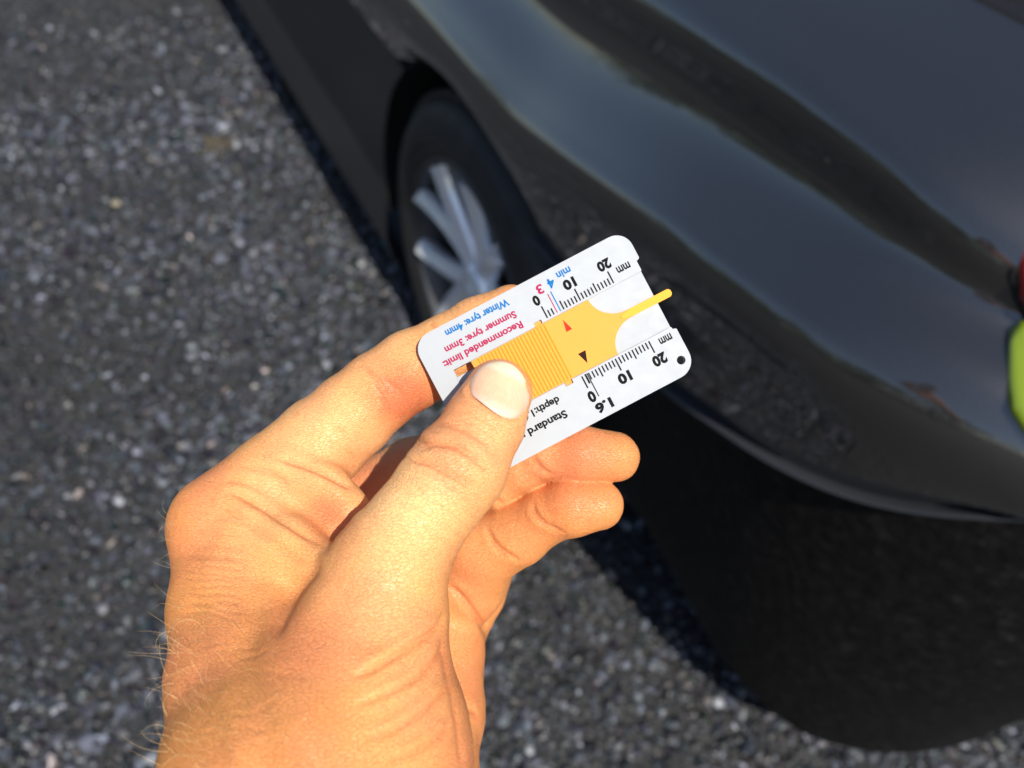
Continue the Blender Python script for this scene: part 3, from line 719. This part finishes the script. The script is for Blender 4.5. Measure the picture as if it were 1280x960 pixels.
vo = SKIN.n('ShaderNodeTexVoronoi', {'Vector': mp.outputs[0], 'Scale': 900.0}, feature='DISTANCE_TO_EDGE')
vo2 = SKIN.n('ShaderNodeTexVoronoi', {'Vector': tc, 'Scale': 1500.0}, feature='DISTANCE_TO_EDGE')
hgt = SKIN.ramp(vo.outputs['Distance'], [(0, (0, 0, 0)), (.09, (1, 1, 1))])
hg2 = SKIN.ramp(vo2.outputs['Distance'], [(0, (0, 0, 0)), (.12, (1, 1, 1))])
bb = SKIN.bump(hgt, .65, .00024); bb = SKIN.bump(hg2, .35, .00012, bb); bb = SKIN.bump(n2.outputs[0], .20, .0004, bb)
SKIN.to(bb, 'Normal')
SKIN.to(SKIN.ramp(n1.outputs[0], [(.3, (.36, .36, .36)), (.7, (.52, .52, .52))]), 'Roughness')
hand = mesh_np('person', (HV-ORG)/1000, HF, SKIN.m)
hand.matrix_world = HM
at_ = hand.data.attributes.new('flush_shade', 'FLOAT', 'POINT'); at_.data.foreach_set('value', np.clip(flush_shade, 0, 1).astype(np.float32))
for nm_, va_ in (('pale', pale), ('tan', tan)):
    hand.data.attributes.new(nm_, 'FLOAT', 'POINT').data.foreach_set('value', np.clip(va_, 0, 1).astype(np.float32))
tag(hand, 'bare left hand with hairy wrist pinching a white tyre gauge between thumb and fingers', 'hand')
BVH = BVHTree.FromPolygons([Vector(v) for v in HV0.tolist()], HF.tolist(), epsilon=0)
def on_skin(u, v):
    d = Vector(((u-640)/1000, (480-v)/1000, -1)).normalized()
    loc, nr, _, _ = BVH.ray_cast(Vector((0, 0, 0)), d)
    return loc, nr
# nail plate: rings from the middle outwards, thin solid
NL = np.array(NAIL); NLs = []
for i in range(len(NL)):
    p0, p1, p2, p3 = NL[i-1], NL[i], NL[(i+1) % len(NL)], NL[(i+2) % len(NL)]
    for j in range(4):
        t = j/4; NLs.append(.5*(2*p1+(p2-p0)*t+(2*p0-5*p1+4*p2-p3)*t*t+(3*p1-p0-3*p2+p3)*t**3))
NLs = np.array(NLs); cen = NLs.mean(0); rg = 9; nn = len(NLs); TV = []; 
for r in range(rg+1):
    s = r/rg
    for q_ in NLs:
        u, v = cen+(q_-cen)*max(s, .01)
        loc, nr = on_skin(u, v)
        TV.append((np.array(loc), np.array(nr)))
top = np.array([a for a, b in TV]); nrm_ = np.array([b for a, b in TV])
prof = np.array([(.30+.12*(1-(r/rg)**2) if r < rg else .12) for r in range(rg+1)])
# even the plate out: one fitted smooth sheet instead of the skin's bumps
xy = top[:, :2]-top[:, :2].mean(0); A_ = np.stack([np.ones(len(xy)), xy[:, 0], xy[:, 1], xy[:, 0]**2, xy[:, 0]*xy[:, 1], xy[:, 1]**2, xy[:, 0]**4, xy[:, 1]**4], 1)
co, *_ = np.linalg.lstsq(A_, top[:, 2], rcond=None)
top[:, 2] = A_@co
TV2 = top+np.array([0, 0, 1.])*np.repeat(prof, nn)[:, None]
bot = TV2-np.array([0, 0, .9]); nf_ = []
for r in range(rg):
    for i in range(nn):
        a, b = r*nn+i, r*nn+(i+1) % nn; nf_.append((a, a+nn, b+nn, b)); k = len(TV2); nf_.append((a+k, b+k, b+nn+k, a+nn+k))
for i in range(nn):
    a, b = rg*nn+i, rg*nn+(i+1) % nn; nf_.append((a, a+k, b+k, b))
NAILM = Mat('nail', (.80, .50, .36), .16, Subsurface_Weight=.4, Subsurface_Scale=.001, Subsurface_Radius=(1, .4, .25), Coat_Weight=.8)
nail = mesh_np('fingernail', (np.concatenate([TV2, bot])-ORG)/1000, np.array(nf_), NAILM.m, hand)
# pale free edge towards the tip, faint lengthwise grain, moon at the root
q2_ = np.concatenate([TV2, TV2])[:, :2]; ax_ = np.array([.42, .91]); tt = q2_@ax_; tt = (tt-tt.min())/(tt.max()-tt.min())
an = nail.data.attributes.new('along', 'FLOAT', 'POINT'); an.data.foreach_set('value', tt.astype(np.float32))
al_ = NAILM.n('ShaderNodeAttribute', attribute_name='along')
ng = NAILM.n('ShaderNodeTexNoise', {'Vector': NAILM.n('ShaderNodeMapping', {'Vector': NAILM.n('ShaderNodeTexCoord').outputs['Object'], 'Rotation': (0, 0, .43), 'Scale': (1.0, .08, 1.0)}).outputs[0], 'Scale': 1600.0, 'Detail': 2.0})
NAILM.to(NAILM.mix(.25, NAILM.ramp(al_.outputs['Fac'], [(0, (.80, .55, .43)), (.10, (.80, .54, .42)), (.26, (.77, .46, .30)), (.72, (.80, .50, .32)), (.82, (.86, .68, .46)), (1, (.88, .74, .48))]), ng.outputs[0], 'SOFT_LIGHT'), 'Base Color')
NAILM.to(NAILM.bump(ng.outputs[0], .25, .0002), 'Normal')
# hairs on the wrist and a few on the index finger
HAIR = Mat('blond_hair', (.85, .60, .28), .35)
hv, hf = [], []
def hair(u, v, du, dv, L, curl, r=.038):
    loc, nr = on_skin(u, v)
    if loc is None: return
    p = np.array(loc); d = np.array([du, -dv, rng.uniform(.1, .5)]); d = d/np.linalg.norm(d)+np.array(nr)*.22; d /= np.linalg.norm(d)
    n = 9; ax = np.array(rng.normal(0, .3, 3))+np.array([0, 0, 1.])*curl
    base = len(hv); 
    for i in range(n):
        t = i/(n-1); rr = r*(1-.75*t)
        s1 = np.cross(d, [.3, .2, .9]); s1 /= np.linalg.norm(s1); s2 = np.cross(d, s1)
        for a in (0, 2.09, 4.19): hv.append(p+rr*(math.cos(a)*s1+math.sin(a)*s2))
        if i:
            for j in range(3):
                a, b = base+(i-1)*3+j, base+(i-1)*3+(j+1) % 3; hf.append((a, b, b+3, a+3))
        d = d+np.cross(ax, d)*.16; d /= np.linalg.norm(d); p = p+d*L/(n-1)
for k in range(30):
    v = rng.uniform(765, 985); hair(214-(v-700)*.055+abs(rng.normal(0, 1))*26, v, rng.normal(-.6, .4), rng.normal(-.45, .5), rng.uniform(4, 11), rng.normal(0, 1.2), .032)
for k in range(90):
    v = rng.uniform(760, 985); hair(222+rng.uniform(0, 130)*rng.uniform(.3, 1), v, rng.normal(-.7, .4), rng.normal(-.5, .4), rng.uniform(2.5, 6), rng.normal(0, 1.2), .024)
for k in range(16): hair(rng.uniform(300, 390), rng.uniform(820, 950), rng.normal(.5, .4), rng.normal(.5, .5), rng.uniform(2.5, 5), rng.normal(0, 1.0), .028)
for k in range(12): hair(rng.uniform(214, 222), rng.uniform(640, 760), -.7, rng.normal(-.4, .4), rng.uniform(3, 6), rng.normal(0, 1.0), .022)
for k in range(7):
    t = rng.uniform(0, 1); hair(352+t*40, 534-t*32+3, -.6, -.6, rng.uniform(2, 4), rng.normal(0, .8), .025)
tag(mesh_np('arm_hair', (np.array(hv)-ORG)/1000, np.array(hf), HAIR.m, hand), kind='stuff')

# ------------------------------------------------------------------ tyre tread gauge
GM = EYE @ Matrix(((CA[0]/1000, CB[0]/1000, 0, CC[0]/1000), (CA[1]/1000, CB[1]/1000, 0, CC[1]/1000), (0, 0, .001, -.2), (0, 0, 0, 1)))
gauge = empty('tread_gauge'); gauge.empty_display_size = .01
gauge.matrix_world = GM @ Matrix.Scale(1000, 4)
tag(gauge, 'white plastic tyre tread depth gauge with orange slider, held by thumb and fingers', 'tread gauge')
WHITE = Mat('white_plastic', (.375, .395, .42), .33, Specular_IOR_Level=.3, Subsurface_Weight=.15, Subsurface_Scale=.001, Subsurface_Radius=(1, .9, .7))
nw = WHITE.n('ShaderNodeTexNoise', {'Vector': WHITE.n('ShaderNodeTexCoord').outputs['Object'], 'Scale': 350.0, 'Detail': 5.0})
WHITE.to(WHITE.bump(nw.outputs[0], .06, .0004), 'Normal')
WHITE.to(WHITE.ramp(nw.outputs[0], [(.3, (.48, .48, .48)), (.75, (.62, .62, .62))]), 'Roughness')
ORANGE = Mat('orange_plastic', (.86, .29, .028), .58, Specular_IOR_Level=.3, Subsurface_Weight=.25, Subsurface_Scale=.001, Subsurface_Radius=(1, .5, .1))
YELLOW = Mat('yellow_plastic', (.80, .34, .003), .55, Specular_IOR_Level=.3, Subsurface_Weight=.25, Subsurface_Scale=.001, Subsurface_Radius=(1, .6, .1))
IK = dict(Specular_IOR_Level=.15)
BLACKI = Mat('black_ink', (.005, .005, .006), .8, **IK); REDI = Mat('pink_ink', (.34, .018, .075), .8, **IK); BLUEI = Mat('blue_ink', (.004, .13, .36), .8, **IK)
ARROWR = Mat('red_ink', (.60, .03, .015), .8, **IK); ARROWB = Mat('brown_ink', (.022, .008, .005), .8, **IK)
def rounded(pts, radii, n=8):
    out = []; k = len(pts)
    for i in range(k):
        p0, p, p1 = (np.array(pts[(i+j) % k], float) for j in (-1, 0, 1)); r = radii[i]
        if r <= 0: out.append(tuple(p)); continue
        a = (p0-p)/np.linalg.norm(p0-p); b = (p1-p)/np.linalg.norm(p1-p)
        ang = math.acos(np.clip(a@b, -1, 1)); t = r/math.tan(ang/2); c = p+(a+b)/np.linalg.norm(a+b)*r/math.sin(ang/2)
        s0 = p+a*t-c; s1 = p+b*t-c; a0 = math.atan2(s0[1], s0[0]); a1 = math.atan2(s1[1], s1[0]); da = (a1-a0+math.pi) % (2*math.pi)-math.pi
        for j in range(n+1): out.append((c[0]+r*math.cos(a0+da*j/n), c[1]+r*math.sin(a0+da*j/n)))
    return out
def slab(name, loops, z0, z1, mat, parent, bev=.12, scale=.001):
    """flat plate with an outline and holes, thickness z0..z1, edges eased"""
    bm = bmesh.new(); es = []
    for lp in loops:
        vs_ = [bm.verts.new((x, y, 0)) for x, y in lp]
        es += [bm.edges.new((vs_[i], vs_[(i+1) % len(vs_)])) for i in range(len(vs_))]
    bmesh.ops.triangle_fill(bm, use_beauty=True, use_dissolve=False, edges=es)
    bm.normal_update()
    for f in bm.faces:
        if f.normal.z < 0: f.normal_flip()
    r = bmesh.ops.extrude_face_region(bm, geom=list(bm.faces), use_keep_orig=True)
    for v in [g_ for g_ in r['geom'] if isinstance(g_, bmesh.types.BMVert)]: v.co.z = z1-z0
    bmesh.ops.recalc_face_normals(bm, faces=bm.faces)
    if bev:
        ed = [e for e in bm.edges if len(e.link_faces) == 2 and e.calc_face_angle(0) > 1.0 and e.verts[0].co.z > 1e-4 and e.verts[1].co.z > 1e-4]
        bmesh.ops.bevel(bm, geom=ed, offset=bev, segments=3, profile=.5, affect='EDGES', clamp_overlap=True)
    for v in bm.verts: v.co = Vector((v.co.x*scale, v.co.y*scale, (v.co.z+z0)*scale))
    o = mesh_bm(name, bm, mat, parent)
    for p in o.data.polygons: p.use_smooth = False
    return o
YT, YB = -8.45, 7.35      # the slider channel
out = rounded([(HX, -HY), (HX, HY), (-HX, HY), (-HX, 8.3), (-HX+.95, 8.0), (-HX+.95, -11.2), (-HX, -11.6), (-HX, -HY)], [4.6, 4.6, 4.6, .35, .3, .3, .35, 4.4])
hole = [(-27.4+1.1*math.cos(a), 15.9+1.1*math.sin(a)) for a in np.linspace(0, 6.2832, 28, endpoint=False)]
FLOOR = -1.15
# front plate with the channel, floor plate behind it; the channel is open at the right hand end
chan = [(24.2, YT), (24.2, YB), (2.0, YB), (2.0, YB+.95), (-.9, YB+.95), (-.9, YB), (-HX+.93, YB)]
xs_ = -HX+.95
front = rounded([(HX, -HY), (HX, HY), (-HX, HY), (-HX, 8.3), (xs_, 8.0), (xs_-.0, YB), (-1.0, YB), (-1.0, YB+1.0), (1.1, YB+1.0), (1.1, YB), (24.2, YB), (24.2, YT), (1.0, YT), (1.0, YT-1.0), (-1.1, YT-1.0), (-1.1, YT), (xs_, YT), (xs_, -11.2), (-HX, -11.6), (-HX, -HY)],
                [4.6, 4.6, 4.6, .35, .2, .35, 0, .15, .15, 0, .3, .3, 0, .15, .15, 0, .35, .2, .35, 4.4])
slab('face_plate', [front, hole], FLOOR, 0, WHITE.m, gauge)
back = rounded([(HX-.02, -HY+.02), (HX-.02, HY-.02), (-HX+.02, HY-.02), (-HX+.02, 8.3), (xs_+.02, 8.0), (xs_+.02, -11.2), (-HX+.02, -11.6), (-HX+.02, -HY+.02)], [4.6, 4.6, 4.6, .35, .3, .3, .35, 4.4])
sl1 = [(-.95, YB+.05), (-.95, YB+.95), (1.05, YB+.95), (1.05, YB+.05)]; sl2 = [(-1.05, YT-.05), (-1.05, YT-.95), (.95, YT-.95), (.95, YT-.05)]
sl3 = [(19.5, YT+.02), (24.1, YT+.02), (24.1, YT+2.0), (19.5, YT+2.0)]
slab('back_plate', [back, hole, sl3], -CT, FLOOR-.02, WHITE.m, gauge)
# slider: flat body, neck, probe
nk = [(-13.9-7.6*(1-math.cos(t)), YT+.12+6.8*math.sin(t)) for t in np.linspace(0, math.pi/2, 14)]
nk2 = [(-14.2-7.3*(1-math.cos(t)), YB-.12-6.7*math.sin(t)) for t in np.linspace(math.pi/2, 0, 14)]
body_o = [(19.3, YB-.12), (19.3, YT+.12)]+nk+[(-22.0, -1.55), (-22.0, .55)]+nk2
slider = slab('slider', [body_o], FLOOR+.03, -.22, ORANGE.m, gauge, .10)
slab('probe_pin', [rounded([(-19.2, -.9), (-19.2, -.1), (-22, .50), (-33.2, .58), (-33.2, -1.48), (-22, -1.50)], [0, 0, 0, .9, .9, 0])], FLOOR+.05, -.02, YELLOW.m, slider, .35)
for y0, y1 in ((YB-.3, YB+.9), (YT-.9, YT+.3)):
    slab('stop_tab', [[(-.9, y0), (.95, y0), (.95, y1), (-.9, y1)]], FLOOR+.04, -.75, ORANGE.m, slider, .05)
bm = bmesh.new()
for k in range(21):
    x = -1.15+k*.925; w_ = .30
    for a, b in (((x-w_, -.25), (x, -.02)), ((x, -.02), (x+w_, -.25))):
        y0, y1 = YT+.35, YB-.35
        bm.faces.new([bm.verts.new((px_/1000, py_/1000, pz_/1000)) for px_, py_, pz_ in ((a[0], y0, a[1]), (b[0], y0, b[1]), (b[0], y1, b[1]), (a[0], y1, a[1]))])
bmesh.ops.recalc_face_normals(bm, faces=bm.faces)
mesh_bm('grip_ridges', bm, ORANGE.m, slider)
# printing
def ticks(name, rects, mat, z=.012):
    V, F = [], []
    for x0, y0, x1, y1 in rects:
        k = len(V); V += [(x0/1000, y0/1000, z/1000), (x1/1000, y0/1000, z/1000), (x1/1000, y1/1000, z/1000), (x0/1000, y1/1000, z/1000)]; F.append((k, k+1, k+2, k+3))
    return mesh_np(name, V, np.array(F), mat, gauge, False)
t1, t2 = [], []
for k in range(21):
    L_ = 3.3 if k in (0, 10, 20) else (2.4 if k in (5, 15) else 1.75)
    if k not in (3, 4): t1.append((-2.75-k*.935-.19, -9.0-L_, -2.75-k*.935+.19, -9.0))
    L_ = 3.3 if k in (0, 10, 20) else (2.5 if k in (5, 15) else 1.8)
    if k != 1: t2.append((-3.5-k*.945-.19, 7.9, -3.5-k*.945+.19, 7.9+L_))
t2 += [(-5.14, 7.8, -4.86, 14.3), (-4.75, 7.8, -4.25, 10.4)]
ticks('upper_scale_marks', t1, BLACKI.m); ticks('lower_scale_marks', t2, BLACKI.m)
ticks('summer_limit_mark', [(-5.555-.13, -14.3, -5.555+.13, -9.0)], REDI.m); ticks('winter_limit_mark', [(-6.49-.15, -14.5, -6.49+.15, -9.0)], BLUEI.m)
def tri(name, pts, mat):
    z = -.205; mesh_np(name, [(x/1000, y/1000, z/1000) for x, y in pts], np.array([[0, 1, 2]]), mat, slider, False)
def cardxy(u, v):
    d = np.array([u-693.2, v-443.7]); return (-(d[0]*.8847-d[1]*.4662)*.2, (d[0]*.4662+d[1]*.8847)*.2)
tri('red_arrow', [cardxy(703.5, 399.5), cardxy(708, 415), cardxy(715.5, 411)], ARROWR.m)
tri('dark_arrow', [cardxy(722.5, 442.5), cardxy(732, 437.5), cardxy(734.5, 454)], ARROWB.m)
def text(s, cx, cy, width, height, mat, name, bold=.035, z=.014):
    cu = bpy.data.curves.new(name, 'FONT'); cu.body = s; cu.offset = bold; cu.resolution_u = 3
    to = bpy.data.objects.new(name, cu); COL.objects.link(to)
    bpy.context.view_layer.update()
    me = bpy.data.meshes.new_from_object(to.evaluated_get(bpy.context.evaluated_depsgraph_get()))
    bpy.data.objects.remove(to); bpy.data.curves.remove(cu)
    n = len(me.vertices); co_ = np.zeros(n*3, np.float32); me.vertices.foreach_get('co', co_); co_ = co_.reshape(-1, 3)
    lo_, hi_ = co_[:, 0].min(), co_[:, 0].max(); cap = .70
    co_[:, 0] = ((co_[:, 0]-(lo_+hi_)/2)*width/(hi_-lo_)+cx)/1000
    co_[:, 1] = ((co_[:, 1]-cap/2)*height/cap+cy)/1000; co_[:, 2] = z/1000
    me.vertices.foreach_set('co', co_.ravel()); me.update()
    return link(name, me, mat, gauge)
text('Recommended limit:', 14.6, -10.6, 22.2, 1.75, REDI.m, 'limit_heading'); text('Summer tyre: 3mm', 13.7, -13.6, 19.9, 1.75, REDI.m, 'summer_lettering'); text('Winter tyre: 4mm', 12.8, -17.2, 17.6, 1.8, BLUEI.m, 'winter_lettering')
text('0', -2.3, -14.1, 1.75, 2.35, BLACKI.m, 'numeral', .055); text('10', -11.6, -14.0, 3.3, 2.35, BLACKI.m, 'numeral', .055); text('20', -21.4, -14.1, 3.5, 2.35, BLACKI.m, 'numeral', .055)
text('mm', -25.4, -11.0, 3.6, 2.2, BLACKI.m, 'unit_lettering', .03); text('3', -4.4, -16.2, 1.7, 2.3, REDI.m, 'numeral', .03); text('4', -7.6, -16.3, 1.8, 2.3, BLUEI.m, 'numeral', .04); text('min', -11.6, -17.0, 3.8, 1.9, BLUEI.m, 'min_lettering', .03)
text('0', -3.4, 13.6, 1.9, 2.6, BLACKI.m, 'numeral', .055); text('1.6', -5.1, 17.0, 4.6, 2.3, BLACKI.m, 'numeral', .055); text('10', -12.9, 13.2, 3.5, 2.4, BLACKI.m, 'numeral', .055); text('20', -22.7, 13.3, 3.7, 2.5, BLACKI.m, 'numeral', .055); text('mm', -26.4, 9.7, 3.4, 2.2, BLACKI.m, 'unit_lettering', .03)
text('depth:1.6mm', 11.2, 10.4, 14.2, 1.8, BLACKI.m, 'depth_lettering'); text('Standard r', 10.6, 14.3, 13.0, 1.9, BLACKI.m, 'standard_lettering')
